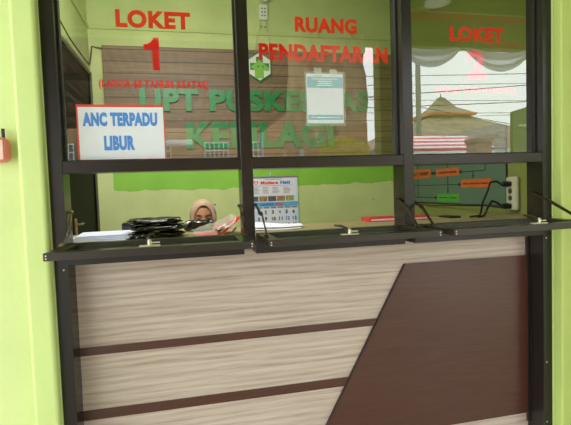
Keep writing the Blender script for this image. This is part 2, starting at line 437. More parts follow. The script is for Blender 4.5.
# door in the left inner wall; its black leaf stands for the unlit opening
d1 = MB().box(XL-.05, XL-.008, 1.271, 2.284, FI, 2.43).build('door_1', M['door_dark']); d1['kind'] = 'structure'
fr = MB(); fr.box(XL-.02, XL+.012, 1.21, 1.27, FI, 2.46, bev=.004); fr.box(XL-.02, XL+.015, 2.285, 2.298, FI, 2.46, bev=.004); fr.box(XL-.02, XL+.012, 1.21, 2.298, 2.43, 2.462, bev=.004)
fr.build('door_frame', M['door_frame'], d1)
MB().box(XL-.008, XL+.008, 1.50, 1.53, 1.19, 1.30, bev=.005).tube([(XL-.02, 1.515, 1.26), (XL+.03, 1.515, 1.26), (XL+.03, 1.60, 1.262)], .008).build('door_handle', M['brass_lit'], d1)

# ------------------------------------------------------------------ the counter window
win = bpy.data.objects.new('window_1', None); COL.objects.link(win); win.location = (1.0, .05, 0); win['kind'] = 'structure'
ZT0, ZT1 = 1.5322, 1.5735
for k, x in enumerate((0, P, 2*P, 3*P)):
    outer = k in (0, 3); nm = 'post' if outer else 'mullion'
    mb = MB(); z0 = 0 if outer else 1.2602
    mb.box(x-W, x+W, 0, DEP, z0, 2.515, bev=.0015)
    o = mb.build(nm, M['alu'], win)
    if outer:
        sgn = 1 if k == 0 else -1
        for zz in (1.19, .62, .34): MB().lathe([(.0028, 0), (.0035, -.001), (.002, -.002)], (x+sgn*.008, 0, zz), 8, 'Y').build('screw', M['chrome'], o)
for k in range(3):
    a, b = k*P+W, (k+1)*P-W
    MB().box(a, b, .002, DEP-.002, ZT0, ZT1, bev=.0015).build('crossbar', M['alu'], win)
    MB().box(a, b, .002, DEP, 2.47, 2.515, bev=.0015).build('header', M['alu'], win)
    MB().box(a, b, .0, DEP, 1.204, 1.2600, bev=.0015).build('sill', M['alu'], win)
    g = MB()
    for (xa, xb, za, zb) in ((a, a+.006, ZT1, 2.47), (b-.006, b, ZT1, 2.47), (a+.006, b-.006, ZT1, ZT1+.006), (a+.006, b-.006, 2.464, 2.47)):
        g.box(xa, xb, .04, .06, za, zb)
    g.build('gasket', M['gasket'], win)
    MB().poly([(a+.004, .05, ZT1+.004), (b-.004, .05, ZT1+.004), (b-.004, .05, 2.466), (a+.004, .05, 2.466)]).build('glass_pane', M['glass'], win)

# ------------------------------------------------------------------ the counter
ct = thing('counter', 'registration counter clad in pale wood laminate with dark brown stripes and brown slanted panel', 'counter', (1.0, .3, 0))
xa, xb = W+.0005, XR-W-.0005
MB().box(xa, xb, .1003, .118, 0, 1.221).build('front_panel', M['laminate'], ct)
ed = lambda z: .993+(z-.436)*(1.369-.993)/(1.103-.436)
for z0, z1 in ((.842, .872), (.591, .627), (.345, .382)):
    MB().prism([(xa, z0), (ed(z0)-.001, z0), (ed(z1)-.001, z1), (xa, z1)], .092, .0999).build('brown_stripe', M['veneer'], ct)
pn = MB().prism([(ed(.345), .345), (xb-.012, .345), (xb-.012, 1.101), (ed(1.103), 1.103)], .086, .0999, bev=.001).build('slanted_panel', M['veneer'], ct)
MB().prism([(ed(.345)-.004, .345), (ed(.345), .345), (ed(1.103), 1.103), (ed(1.103)-.004, 1.103)], .0855, .0999).build('panel_edge', M['veneer_edge'], pn)
MB().box(xb-.011, xb, .088, .0999, .30, 1.188, bev=.002).build('corner_strip', M['veneer_edge'], ct)
MB().box(XL+.005, XRW-.005, .122, .76, 1.222, 1.25, bev=.004).build('worktop', M['worktop'], ct)
for x in (XL+.03, .70, 1.35, XRW-.05):
    MB().box(x, x+.018, .125, .70, FI+.001, 1.2215).build('side_panel', M['laminate'], ct)

# ------------------------------------------------------------------ hatch flaps folded down outward, held by brass stays
FZ0, FZ1, FY0, FY1 = 1.2614, 1.2852, -.2805, -.003
flabel = ['black framed glass flap folded down under the LOKET 1 pane', 'black framed glass flap folded down below the RUANG PENDAFTARAN pane', 'black framed glass flap folded down under the LOKET 2 pane']
latchx = [.325, .985, 1.747]
for k in range(3):
    a, b = k*P+W+.0012, (k+1)*P-W-.0012
    fl = thing('hatch_flap', flabel[k], 'hatch', ((a+b)/2, 0, FZ0), 'three fold-down flaps of the counter window')
    fm = MB()
    fm.box(a, b, FY0, FY0+.042, FZ0, FZ1, bev=.0012); fm.box(a, b, FY1-.036, FY1, FZ0, FZ1, bev=.0012)
    fm.box(a, a+.042, FY0+.042, FY1-.036, FZ0, FZ1-.001, bev=.0012); fm.box(b-.042, b, FY0+.042, FY1-.036, FZ0, FZ1-.001, bev=.0012)
    fo = fm.build('flap_frame', M['alu_flap'], fl)
    for x in (a+.008, b-.008):
        for z in (FZ0+.007, FZ1-.008): MB().lathe([(.0022, 0), (.0026, -.0008), (.001, -.0014)], (x, FY0, z), 8, 'Y').build('screw', M['chrome'], fo)
    MB().poly([(a+.04, FY0+.04, FZ0+.013), (b-.04, FY0+.04, FZ0+.013), (b-.04, FY1-.034, FZ0+.013), (a+.04, FY1-.034, FZ0+.013)]).build('glass_pane', M['flap_glass'], fl)
    # latch: nickel base plate with a small hook and a curved dark lever
    lx = latchx[k]; ly = FY0+.021
    la = MB().box(lx-.032, lx+.032, ly-.010, ly+.010, FZ1, FZ1+.005, bev=.0015).box(lx+.002, lx+.03, ly-.004, ly+.004, FZ1+.010, FZ1+.014, bev=.001).lathe([(.007, 0), (.007, .012), (.004, .018)], (lx, ly, FZ1+.005), 10).build('latch', M['chrome'], fl)
    if k == 0:
        lv = [(lx-.004, ly, FZ1+.010), (lx-.004, ly+.006, FZ1+.026), (lx+.001, ly+.012, FZ1+.036), (lx+.014, ly+.012, FZ1+.037)]
    else:
        lv = [(lx-.006, ly, FZ1+.008), (lx-.012, ly+.006, FZ1+.022), (lx-.022, ly+.016, FZ1+.030), (lx-.045, ly+.03, FZ1+.033)]
    MB().tube(lv, [.006, .006, .005, .003], 8).build('lever', M['brass'], la)
    for sgn, x in ((1, a), (-1, b)):
        xx = x+sgn*.007
        if k == 0 and sgn == 1: pts = [(.062, 1.392), (.000, 1.318), (-.095, FZ1+.004)]
        elif k == 2 and sgn == -1: pts = [(.058, 1.392), (-.040, 1.362), (-.205, FZ1+.004)]
        elif k == 1 and sgn == 1: pts = [(.02, 1.392), (-.10, 1.362), (-.19, FZ1+.004)]
        else: pts = [(.055, 1.390), (-.035, 1.360), (-.125, FZ1+.004)]
        st = MB()
        for (p, q, off) in ((pts[0], pts[1], 0), (pts[1], pts[2], sgn*.0034)):
            dx = Vector((0, q[0]-p[0], q[1]-p[1])); L = dx.length; t = dx.normalized(); nrm = Vector((0, -t.z, t.y)); wd = .0068
            pp = Vector((0, *p))-t*.006; qq = Vector((0, *q))+t*.004
            pr = [(v.y, v.z) for v in (pp-nrm*wd, qq-nrm*wd*.8, qq+nrm*wd*.8, pp+nrm*wd)]
            st.prism(pr, xx+off-.0016, xx+off+.0016, 'X')
        for q in pts: st.lathe([(.0055, -.006), (.006, 0), (.0055, .006)], (xx, q[0], q[1]), 10, 'X')
        st.box(xx-.008, xx+.008, pts[2][0]-.014, pts[2][0]+.014, FZ1, FZ1+.004, bev=.001)
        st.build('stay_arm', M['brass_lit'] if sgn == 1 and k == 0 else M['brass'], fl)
    for hx in (a+.1, b-.1):
        MB().tube([(hx-.03, .0, FZ0+.0), (hx+.03, .0, FZ0+.0)], .004, 8).build('hinge', M['alu'], fl)

# ------------------------------------------------------------------ vinyl lettering on the inner face of the panes
GY = .054
v = thing('window_lettering', 'red LOKET 1 lettering with small (LANSIA 60 TAHUN KEATAS) line on the left pane', 'lettering', (.35, GY, 1.84))
text_obj('heading', 'LOKET', .219, .488, 2.063, 2.128, GY, M['red'], v, .05)
nb = MB().prism([(.343, 1.910), (.369, 1.910), (.369, 2.030), (.350, 2.030), (.341, 2.014), (.328, 2.006), (.313, 2.004), (.313, 1.984), (.343, 1.984)], GY-.0008, GY+.0008).build('numeral', M['red'], v)
text_obj('caption', '(LANSIA 60 TAHUN KEATAS)', .150, .544, 1.836, 1.873, GY, M['red'], v, .028)
v = thing('window_lettering', 'red RUANG PENDAFTARAN lettering in two lines on the middle pane', 'lettering', (1.0, GY, 1.96))
text_obj('heading', 'RUANG', .895, 1.157, 2.073, 2.134, GY, M['red'], v, .05)
text_obj('heading', 'PENDAFTARAN', .746, 1.291, 1.959, 2.025, GY, M['red'], v, .05)
v = thing('window_lettering', 'red LOKET 2 lettering with small (USIA 60 TAHUN KEBAWAH) line on the right pane', 'lettering', (1.7, GY, 1.84))
text_obj('heading', 'LOKET', 1.582, 1.850, 2.063, 2.127, GY, M['red'], v, .05)
text_obj('numeral', '2', 1.662, 1.757, 1.899, 2.027, GY, M['red'], v, .05)
text_obj('caption', '(USIA 60 TAHUN KEBAWAH)', 1.513, 1.912, 1.833, 1.869, GY, M['red'], v, .028)

# paper notice on the left pane
n = thing('paper_notice', 'white A4 notice with red border and blue words ANC TERPADU LIBUR on the left pane', 'notice', (.22, .046, 1.58))
MB().box(.069, .376, .0455, .0465, 1.5775, 1.780).build('red_border', M['red_tape'], n)
MB().box(.0745, .3725, .0445, .0455, 1.581, 1.771).build('sheet', M['paper'], n)
text_obj('writing', 'ANC TERPADU', .089, .350, 1.701, 1.752, .0442, M['blue_ink'], n, .062)
text_obj('writing', 'LIBUR', .159, .266, 1.613, 1.667, .0442, M['blue_ink'], n, .062)
# poster in a plastic sleeve on the middle pane
n = thing('code_poster', 'white and teal poster in a clear plastic sleeve taped on the middle pane', 'poster', (1.01, .045, 1.71))
MB().box(.933, 1.087, .0445, .0455, 1.711, 1.908).build('sheet', M['paper'], n)
MB().box(.936, 1.084, .0435, .0445, 1.852, 1.896).build('header_band', M['teal'], n)
MB().box(.936, 1.084, .0435, .0445, 1.724, 1.744).build('footer_band', M['teal'], n)
for z, hw in ((1.887, .055), (1.878, .032), (1.870, .028), (1.862, .034), (1.734, .062)):
    MB().box(1.01-hw, 1.01+hw, .0430, .0435, z-.0018, z+.0018).build('text_line', M['white_plastic'], n)
MB().grid(lambda a, b: (.925+.17*a, .0425-.002*math.sin(9*a+5*b)*math.sin(7*b), 1.700+.216*b), 14, 14).build('plastic_sleeve', M['sleeve'], n, True)
MB().box(.965, .995, .0405, .0412, 1.895, 1.93).build('tape', M['sleeve'], n); MB().box(1.03, 1.06, .0405, .0412, 1.897, 1.925).build('tape', M['sleeve'], n)

# ------------------------------------------------------------------ sign board on the back wall
sb = thing('wall_sign', 'large brown plank board on the back wall with green letters UPT PUSKESMAS KEMLAGI', 'sign', (1.1, YB, 1.70))
MB().box(-.174, XRW-.003, YB-.03, YB-.0002, 1.70, 2.68, bev=.003).build('board', M['board'], sb)
LY = YB-.04
text_obj('letters', 'UPT', .105, .590, 2.140, 2.330, LY, M['green_letter'], sb, .05, .010)
text_obj('letters', 'PUSKESMAS', .680, 2.16, 2.140, 2.330, LY, M['green_letter'], sb, .05, .010)
text_obj('letters', 'KEMLAGI', .474, 1.800, 1.820, 2.050, LY, M['green_letter'], sb, .05, .010)
hx, hz = 1.130, 2.532
hexa = lambda s: [(hx+s*.125*math.cos(PI/2+i*PI/3), hz+s*.135*math.sin(PI/2+i*PI/3)) for i in range(6)]
em = MB().prism(hexa(1), LY-.006, LY+.009).build('emblem', M['green_dark'], sb)
MB().prism(hexa(.88), LY-.008, LY-.0061).build('emblem_field', M['white_plastic'], em)
MB().prism([(hx-.085, hz+.03), (hx-.03, hz+.03), (hx-.03, hz+.085), (hx+.03, hz+.085), (hx+.03, hz+.03), (hx+.085, hz+.03), (hx+.085, hz-.03), (hx-.085, hz-.03)], LY-.010, LY-.0081).build('emblem_cross', M['green_dark'], em)
MB().prism([(hx-.045, hz-.10), (hx+.035, hz-.10), (hx+.035, hz-.03), (hx+.075, hz-.04), (hx+.085, hz-.015), (hx+.03, hz+.03), (hx-.005, hz+.062), (hx-.035, hz+.03), (hx-.08, hz-.005), (hx-.045, hz-.03)], LY-.012, LY-.0101).build('emblem_figure', M['green_light'], em)
for q in (hx-.012, hx+.028): MB().lathe([(.009, 0), (.009, -.001)], (q, LY-.0121, hz+.0), 10, 'Y').build('emblem_dot', M['green_dark'], em)

# wall socket high above the sign with cables, and the lamp over it
so = thing('wall_socket', 'white multi-hole wall socket high above the green emblem with cables down to the sign', 'socket', (1.18, YB, 2.95))
sbx = MB().box(1.147, 1.222, YB-.035, YB-.001, 2.945, 3.075, bev=.006).build('socket_box', M['white_plastic'], so)
hl = MB()
for x in (1.172, 1.197):
    for z in (2.98, 3.01, 3.04): hl.lathe([(.007, 0), (.007, -.002)], (x, YB-.0352, z), 8, 'Y')
hl.build('socket_hole', M['socket_hole'], sbx)
MB().tube([(1.155, YB-.012, 2.945), (1.15, YB-.01, 2.86), (1.12, YB-.012, 2.78), (1.105, YB-.02, 2.69)], .004, 6).build('cable', M['socket_plastic'], so)
MB().tube([(1.21, YB-.012, 2.945), (1.215, YB-.01, 2.86), (1.235, YB-.012, 2.76), (1.25, YB-.02, 2.69)], .004, 6).build('cable', M['socket_plastic'], so)
jb = MB().box(1.162, 1.172, YB-.012, YB-.001, 2.89, 2.90, bev=.002).box(1.192, 1.202, YB-.012, YB-.001, 2.885, 2.895, bev=.002).build('cable_clip', M['socket_hole'], so)
wl_ = thing('wall_lamp', 'round grey lamp on the wall just above the white wall socket', 'lamp', (1.20, YB, 3.15))
MB().lathe([(.05, 0), (.06, -.012), (.06, -.02)], (1.205, YB-.001, 3.15), 18, 'Y').build('lamp_base', M['socket_plastic'], wl_)
MB().ball((1.205, YB-.06, 3.15), .056, .05, .056).build('lamp_globe', M['white_plastic'], wl_, True)
tag(MB().tube([(-.262, 1.10, 2.56), (-.262, 1.402, 2.520), (-.256, 1.52, 2.492), (-.252, 1.72, 2.480), (-.252, 2.0, 2.478), (-.254, 2.16, 2.488), (-.262, 2.27, 2.58), (-.25, 2.287, 2.672), (-.22, 2.288, 2.664), (-.1755, 2.278, 2.655)], .006, 6).build('loose_cable', M['cable_brown'], None, True), 'thin brown cable sagging along the left inner wall to the sign board', 'cable')

# ------------------------------------------------------------------ calendar
cx0, cx1, cz1, cz0, cy = .985, 1.447, 1.562, 1.085, YB-.012
ca = thing('wall_calendar', 'white and blue AGUSTUS 2022 wall calendar hanging on the back wall', 'calendar', (1.22, YB, cz0))
MB().grid(lambda a, b: (cx0+(cx1-cx0)*a, cy-.004*math.sin(PI*b), cz0+(cz1-cz0)*b), 2, 8).build('sheet', M['cal_pale'], ca, True)
MB().box(cx0-.005, cx1+.005, cy-.008, cy+.004, cz1-.006, cz1+.008, bev=.002).build('hanging_strip', M['grey_ink'], ca)
MB().tube([(1.20, cy, cz1+.006), (1.20, YB-.004, cz1+.05)], .002, 6).build('hanging_string', M['white_plastic'], ca)
yy = cy-.0052
MB().box(cx0+.012, cx1-.022, yy, yy+.001, 1.395, cz1-.012).build('header_field', M['paper'], ca)
text_obj('title', 'Mutiara', 1.105, 1.265, 1.497, 1.528, yy-.0008, M['cal_red'], ca, .05)
text_obj('title', 'Hati', 1.285, 1.375, 1.497, 1.528, yy-.0008, M['cal_blue_ink'], ca, .05)
hm = [(math.sin(t)**3*.022, (13*math.cos(t)-5*math.cos(2*t)-2*math.cos(3*t)-math.cos(4*t))/16*.022) for t in [i*2*PI/24 for i in range(24)]]
MB().prism([(1.063+p, 1.513+q) for p, q in hm], yy-.001, yy).build('heart_mark', M['cal_red'], ca)
MB().prism([(1.063+p*.55, 1.511+q*.55) for p, q in hm], yy-.002, yy-.001).build('heart_core', M['paper'], ca)
gl = MB()
for x in (1.03, 1.12, 1.21, 1.31):
    for z in (1.468, 1.456, 1.444, 1.432, 1.42):
        gl.box(x, x+random.uniform(.045, .075), yy-.001, yy, z-.0022, z+.0022)
gl.box(1.15, 1.30, yy-.001, yy, 1.539, 1.544); gl.box(1.04, 1.40, yy-.001, yy, 1.483, 1.486)
gl.build('small_print', M['grey_ink'], ca)
for i, mk in enumerate(('photo_b', 'photo_a', 'photo_b', 'photo_a', 'photo_c')):
    x = 1.005+i*.082; 
    MB().box(x, x+.074, yy-.001, yy, 1.345, 1.390).build('photo_print', M[mk], ca)
MB().box(cx0+.004, cx1-.004, yy-.0004, yy+.001, 1.298, 1.336).build('month_band', M['cal_blue'], ca)
text_obj('month', 'AGUSTUS', 1.095, 1.215, 1.306, 1.326, yy-.0012, M['cal_blue_ink'], ca, .05)
text_obj('year', '2022', 1.23, 1.30, 1.307, 1.329, yy-.0012, M['cal_red'], ca, .05)
wk = MB()
for i in range(7): wk.box(cx0+.008+i*.065, cx0+.062+i*.065, yy-.001, yy, 1.281, 1.294)
wk.build('weekday_row', M['grey_ink'], ca)
MB().box(cx0+.006, cx1-.03, yy-.0002, yy+.001, 1.095, 1.277).build('number_field', M['paper'], ca)
sep = MB()
for i in range(1, 7): sep.box(cx0+.003+i*.0645, cx0+.005+i*.0645, yy-.0008, yy, 1.095, 1.277)
for z in (1.215, 1.155): sep.box(cx0+.006, cx1-.03, yy-.0008, yy, z-.001, z+.001)
sep.build('grid_line', M['cal_pale'], ca)
day = 0
for row in range(3):
    for col in range(7):
        if row == 0 and col == 0: continue
        day += 1; xx = cx0+.018+col*.0645; zz = 1.230-row*.060
        blue = day in (1, 4, 7, 8, 11, 12, 13, 14, 17)
        text_obj('date_number', str(day), xx, xx+(.020 if day < 10 else .036), zz, zz+.033, yy-.0012, M['cal_blue_ink'] if blue else M['ink'], ca, .04)

# ------------------------------------------------------------------ flow chart and power strip on the right inner wall
fc = thing('flow_chart', 'teal flow chart poster with orange and green boxes on the right inner wall', 'poster', (XRW, 1.4, 1.3))
cxp = XRW-.004
MB().box(cxp, XRW-.0005, .727, 2.12, 1.300, 1.82).build('sheet', M['chart'], fc)
MB().box(cxp-.004, cxp, .720, .730, 1.292, 1.82).box(cxp-.004, cxp, .72, 2.12, 1.292, 1.299).build('chart_edge', M['ink'], fc)
def cbox(ya, yb, za, zb, m, txt):
    mb = MB(); y0, y1 = min(ya, yb), max(ya, yb)
    mb.box(cxp-.003, cxp-.0002, y0, y1, za, zb, bev=.0012)
    o = mb.build('chart_box', m, fc)
    text_obj('box_writing', txt, y1-.03, y0+.03, za+.022, zb-.024, cxp-.0035, M['ink'], o, .03, plane='right')
cbox(2.06, 1.615, 1.500, 1.575, M['orange'], 'RAWAT INAP')
cbox(1.525, 1.224, 1.505, 1.565, M['orange'], 'LABORATORIUM')
cbox(1.196, .870, 1.415, 1.474, M['orange'], 'POLI RAWAT INAP')
cbox(1.516, 1.222, 1.312, 1.370, M['chart_green'], 'PULANG / RUJUK')
ar = MB()
def seg(y0, z0, y1, z1, t=.0035):
    ar.box(cxp-.0015, cxp-.0002, min(y0, y1)-t, max(y0, y1)+t, min(z0, z1)-t*.7, max(z0, z1)+t*.7)
def head(y, z, dy, dz, s=.022):
    p = Vector((y, z)); d = Vector((dy, dz)); q = Vector((-dz, dy))
    ar.prism([tuple(p), tuple(p-d*s*1.5+q*s*.6), tuple(p-d*s*1.5-q*s*.6)], cxp-.002, cxp-.0002, 'X')
seg(1.60, 1.536, 1.54, 1.536); head(1.53, 1.536, -1, 0); head(1.61, 1.536, 1, 0)
seg(1.20, 1.53, .93, 1.53); head(1.225, 1.53, 1, 0); seg(.93, 1.53, .93, 1.60); seg(1.06, 1.53, 1.06, 1.49); head(1.06, 1.475, 0, -1, .018)
seg(1.37, 1.50, 1.37, 1.39); head(1.37, 1.372, 0, -1, .018); seg(1.82, 1.50, 1.82, 1.34); seg(2.1, 1.34, 1.54, 1.34); head(1.517, 1.34, -1, 0)
seg(2.1, 1.44, 1.22, 1.44); head(1.198, 1.44, -1, 0); seg(1.82, 1.62, 1.82, 1.59); head(1.82, 1.576, 0, -1, .018); seg(1.37, 1.62, 1.37, 1.58); head(1.37, 1.566, 0, -1, .018)
ar.build('chart_arrow', M['ink'], fc)

ps = thing('power_strip', 'pale vertical power strip on the right inner wall beside the flow chart', 'socket', (XRW, .66, 1.27))
sx = XRW-.03
body = MB().box(sx, XRW-.001, .612, .706, 1.272, 1.478, bev=.012).build('strip_body', M['socket_plastic'], ps)
hm2 = MB()
for z in (1.30, 1.348, 1.390, 1.434): hm2.lathe([(.017, 0), (.015, -.002)], (sx-.0002, .664, z), 12, 'X')
hm2.build('socket_hole', M['socket_hole'], body)
def lead(z, pts, label):
    t = thing('power_lead', label, 'cable', (2.1, .58, 1.25), 'black power leads')
    MB().lathe([(.016, 0), (.018, -.02), (.014, -.045), (.006, -.06)], (sx-.003, .668, z), 12, 'X').build('plug', M['black_plastic'], t, True)
    MB().tube([(sx-.055, .668, z)]+pts, .006, 8).build('cord', M['cable_black'], t, True)
lead(1.434, [(sx-.09, .672, 1.452), (sx-.13, .675, 1.448), (2.22, .67, 1.40), (2.17, .65, 1.33), (2.12, .60, 1.275), (2.09, .57, 1.258), (2.02, .56, 1.256)], 'black power lead from the upper socket hole down to the worktop')
lead(1.300, [(sx-.09, .67, 1.325), (sx-.13, .665, 1.335), (2.22, .645, 1.325), (2.17, .61, 1.295), (2.13, .575, 1.266), (2.10, .55, 1.257), (2.05, .53, 1.256)], 'black power lead from the lower socket hole to the worktop')
tag(MB().tube([(sx-.004, .69, 1.283), (2.34, .85, 1.296), (2.37, 1.25, 1.285), (2.385, 1.6, 1.275), (2.385, 2.05, 1.288)], .004, 6).build('wall_cable', M['cable_black'], None, True), 'black cable running along the wall under the flow chart', 'cable')

# ------------------------------------------------------------------ things lying on the worktop
WZ = 1.2503
for i in range(4):
    z = WZ+i*.0065
    rot = Matrix.Rotation(math.radians(-8+i*4), 3, 'Z')
    lab = ['bluish white paper pile at the left end of the worktop, bottom sheaf', 'bluish white paper sheaf second from the bottom of the left pile', 'bluish white paper sheaf third from the bottom of the left pile', 'bluish white paper sheaf topmost in the left pile'][i]
    tag(MB().box(-.055+i*.006, .20+i*.003, .33+i*.01, .66-i*.02, z, z+.006, bev=.001, rot=rot).build('paper_sheaf', M['paper_blue'], None), lab, 'paper', 'paper sheaves left on the worktop')
# black device behind the bags
dv = thing('desk_device', 'small black upright box standing behind the black plastic bundle', 'device', (.18, .63, WZ))
MB().box(.130, .235, .60, .66, WZ, WZ+.060, bev=.006).build('device_body', M['black_plastic'], dv)
MB().box(.136, .229, .598, .6, WZ+.012, WZ+.054, bev=.001).build('device_face', M['black_film'], dv)

def bundle(cx, cy, cz, sx, sy, sz, seed, rz=0):
    rnd = random.Random(seed); ph = [rnd.uniform(0, 6.28) for _ in range(6)]
    def fn(a, b):
        th = 2*PI*a; fi = PI*(b-.5)
        c = math.cos(fi); pw = lambda t, e: math.copysign(abs(t)**e, t)
        x = pw(math.cos(th), .5)*pw(c, .28); y = pw(math.sin(th), .5)*pw(c, .28); z = pw(math.sin(fi), .6)
        k = 1+.07*math.sin(5*th+ph[0]+3*z)+.05*math.sin(11*th+ph[1]-5*z)+.05*math.sin(9*x+ph[2]+7*y)
        x, y, z = x*sx*k, y*sy*k, z*sz*(1+.10*math.sin(7*x/sx+ph[3])+.08*math.sin(13*x/sx+4*y/sy+ph[4]))
        cr, sr = math.cos(rz), math.sin(rz)
        return (cx+x*cr-y*sr, cy+x*sr+y*cr, cz+z)
    return MB().grid(fn, 56, 28, True)
bz = [(.305, .43, WZ+.0152, .112, .085, .0122), (.318, .42, WZ+.0460, .114, .084, .0122), (.300, .42, WZ+.0760, .112, .08, .0118)]
bl = ['crumpled black plastic packet at the bottom of the bundle on the worktop', 'crumpled black plastic packet in the middle of the bundle', 'black plastic packet on top of the bundle before the woman']
for i, b in enumerate(bz):
    tag(bundle(*b, seed=i+3, rz=(.1, -.08, .04)[i]).build('plastic_packet', M['black_film'], None, True), bl[i], 'packet', 'black plastic packets in a bundle')
tag(bundle(.502, .625, WZ+.029, .074, .034, .0245, seed=21, rz=.05).build('black_roll', M['black_film'], None, True), 'rolled black plastic packet behind the clear bag, below the eyes of the woman', 'packet')
# clear plastic bag with red card inside
bg = thing('clear_bag', 'crumpled clear plastic bag holding red card folders beside the mullion', 'bag', (.56, .42, WZ))
def film(a, b):
    x = .458+.195*a; hgt = (.022+.066*a**1.1)*math.sin(PI*(.08+.84*b))**.6
    return (x+.008*math.sin(6*b), .30+.17*b, WZ+.002+hgt*(1+.05*math.sin(11*a+7*b)+.035*math.sin(24*a-15*b)+.02*math.sin(47*a+20*b)))
MB().grid(film, 34, 24).build('clear_film', M['clear_film'], bg, True)
for i in range(4):
    a0 = .10+i*.05
    def card(a, b, i=i): return (.592+.096*a-.010*i, .32+.03*i+.10*b, WZ+.003+.006*i+(.078-.014*i)*a**1.1+.003*math.sin(6*b+i))
    MB().grid(card, 10, 8).build('red_card', M['red_sheet'], bg, True)
MB().grid(lambda a, b: (.475+.10*a, .33+.10*b, WZ+.004+.014*math.sin(PI*b)*(1-.5*a)), 10, 6).build('pink_card', mat('pink_card', srgb(206, 120, 120), .5), bg, True)
MB().grid(lambda a, b: (.645+.02*a, .36+.06*b, WZ+.004+.022*a), 4, 4).build('white_card', M['paper'], bg)
# sheets under the calendar
for i in range(2):
    def sh(a, b, i=i): return (.72+.30*a+.03*b-.02*i, .50+.16*b-.05*i, WZ+(.003 if i else .0095)+.020*(1-i)*(1-a)*math.sin(PI*b*.5)+.002*math.sin(7*a))
    tag(MB().grid(sh, 12, 6).build('loose_sheet', M['paper'], None, True), ['curling white sheet on the worktop under the calendar', 'flat white sheet at the front of the two under the calendar'][i], 'paper', 'loose white sheets')
rb = thing('red_folder', 'thin white folder with red edges at the far edge of the worktop', 'folder', (1.6, .68, WZ))
rr = Matrix.Rotation(math.radians(-4), 3, 'Z'); pv = (1.6, .68, WZ)
MB().box(1.44, 1.80, .60, .745, WZ, WZ+.005, bev=.001, rot=rr, piv=pv).box(1.44, 1.80, .60, .745, WZ+.016, WZ+.021, bev=.001, rot=rr, piv=pv).box(1.435, 1.442, .60, .745, WZ, WZ+.021, bev=.001, rot=rr, piv=pv).build('folder_cover', M['red_sheet'], rb)
MB().box(1.444, 1.795, .603, .742, WZ+.0055, WZ+.0155, rot=rr, piv=pv).build('folder_pages', M['paper'], rb)
ph_ = thing('flat_phone', 'black flat handset lying on the worktop near the cords', 'phone', (1.97, .62, WZ))
MB().box(1.915, 1.985, .59, .72, WZ, WZ+.010, bev=.004).build('handset', M['black_plastic'], ph_)
MB().box(1.920, 1.980, .60, .71, WZ+.0102, WZ+.0108).build('screen', M['black_film'], ph_)

# ------------------------------------------------------------------ the woman behind the counter
PX, PY = .555, 1.46
def V3(x, y, z): return Vector((PX+x, PY+y, z))
def skin_mesh(verts, edges, radii, sub=2):
    me = bpy.data.meshes.new('skel'); me.from_pydata([tuple(v) for v in verts], edges, [])
    ob = bpy.data.objects.new('skel', me); COL.objects.link(ob)
    ob.modifiers.new('skin', 'SKIN'); s2 = ob.modifiers.new('sub', 'SUBSURF'); s2.levels = sub
    for i, rd in enumerate(radii):
        sv = me.skin_vertices[0].data[i]; sv.radius = rd if isinstance(rd, tuple) else (rd, rd); sv.use_root = (i == 0)
    bpy.context.view_layer.update()
    out = bpy.data.meshes.new_from_object(ob.evaluated_get(bpy.context.evaluated_depsgraph_get()))
    bpy.data.objects.remove(ob); bpy.data.meshes.remove(me); return out
class Sk:
    def __init__(s): s.v = []; s.e = []; s.r = []
    def add(s, p, r, frm=None):
        s.v.append(p); s.r.append(r)
        if frm is not None: s.e.append((frm, len(s.v)-1))
        return len(s.v)-1
def limbs(k, grow=0, arms=True, legs=True, hands=True, neck=True):
    p = k.add(V3(0, .06, .69), (.135+grow, .11+grow)); w = k.add(V3(0, .07, .86), (.115+grow, .09+grow), p); c = k.add(V3(0, .05, 1.00), (.13+grow, .10+grow), w)
    n = k.add(V3(0, .03, 1.095), (.075+grow, .065+grow), c)
    if neck: k.add(V3(0, .015, 1.175), .052, k.add(V3(0, .022, 1.13), .054, n))
    for s in (-1, 1):
        if arms:
            sh = k.add(V3(s*.15, .045, 1.045), .058+grow, c); el = k.add(V3(s*.215, .02, .83), .042+grow, sh); fa = k.add(V3(s*.17, -.10, .785), .036+grow, el); wr = k.add(V3(s*.12, -.215, .765), .027+grow, fa)
            if hands:
                pm = k.add(V3(s*.105, -.265, .762), .024, wr); kn = k.add(V3(s*.10, -.295, .760), .022, pm)
                for j, (ox, ln) in enumerate(((-.030, .050), (-.010, .060), (.010, .056), (.028, .042))):
                    a = k.add(V3(s*.10+ox, -.315, .757), .0088, kn); b = k.add(V3(s*.10+ox*1.2, -.315-ln*.55, .750), .0080, a); k.add(V3(s*.10+ox*1.2, -.315-ln, .736), .0068, b)
                t1 = k.add(V3(s*.10-s*.034, -.275, .760), .0098, pm); k.add(V3(s*.10-s*.050, -.305, .752), .0080, t1)
        if legs:
            hp = k.add(V3(s*.09, .03, .675), .085+grow, p); kn = k.add(V3(s*.10, -.36, .655), .062+grow, hp); cf = k.add(V3(s*.10, -.37, .48), .054+grow, kn); an = k.add(V3(s*.10, -.36, .225), .036+grow, cf)
            if hands: k.add(V3(s*.10, -.49, .180), .028, k.add(V3(s*.10, -.40, .185), .034, an))
k = Sk(); limbs(k)
body_me = skin_mesh(k.v, k.e, k.r)
HC = V3(0, -.005, 1.283); TILT = Matrix.Rotation(math.radians(9), 3, 'X')
def gs(x, z, cx, cz, sx, sz): return math.exp(-((x-cx)/sx)**2-((z-cz)/sz)**2)
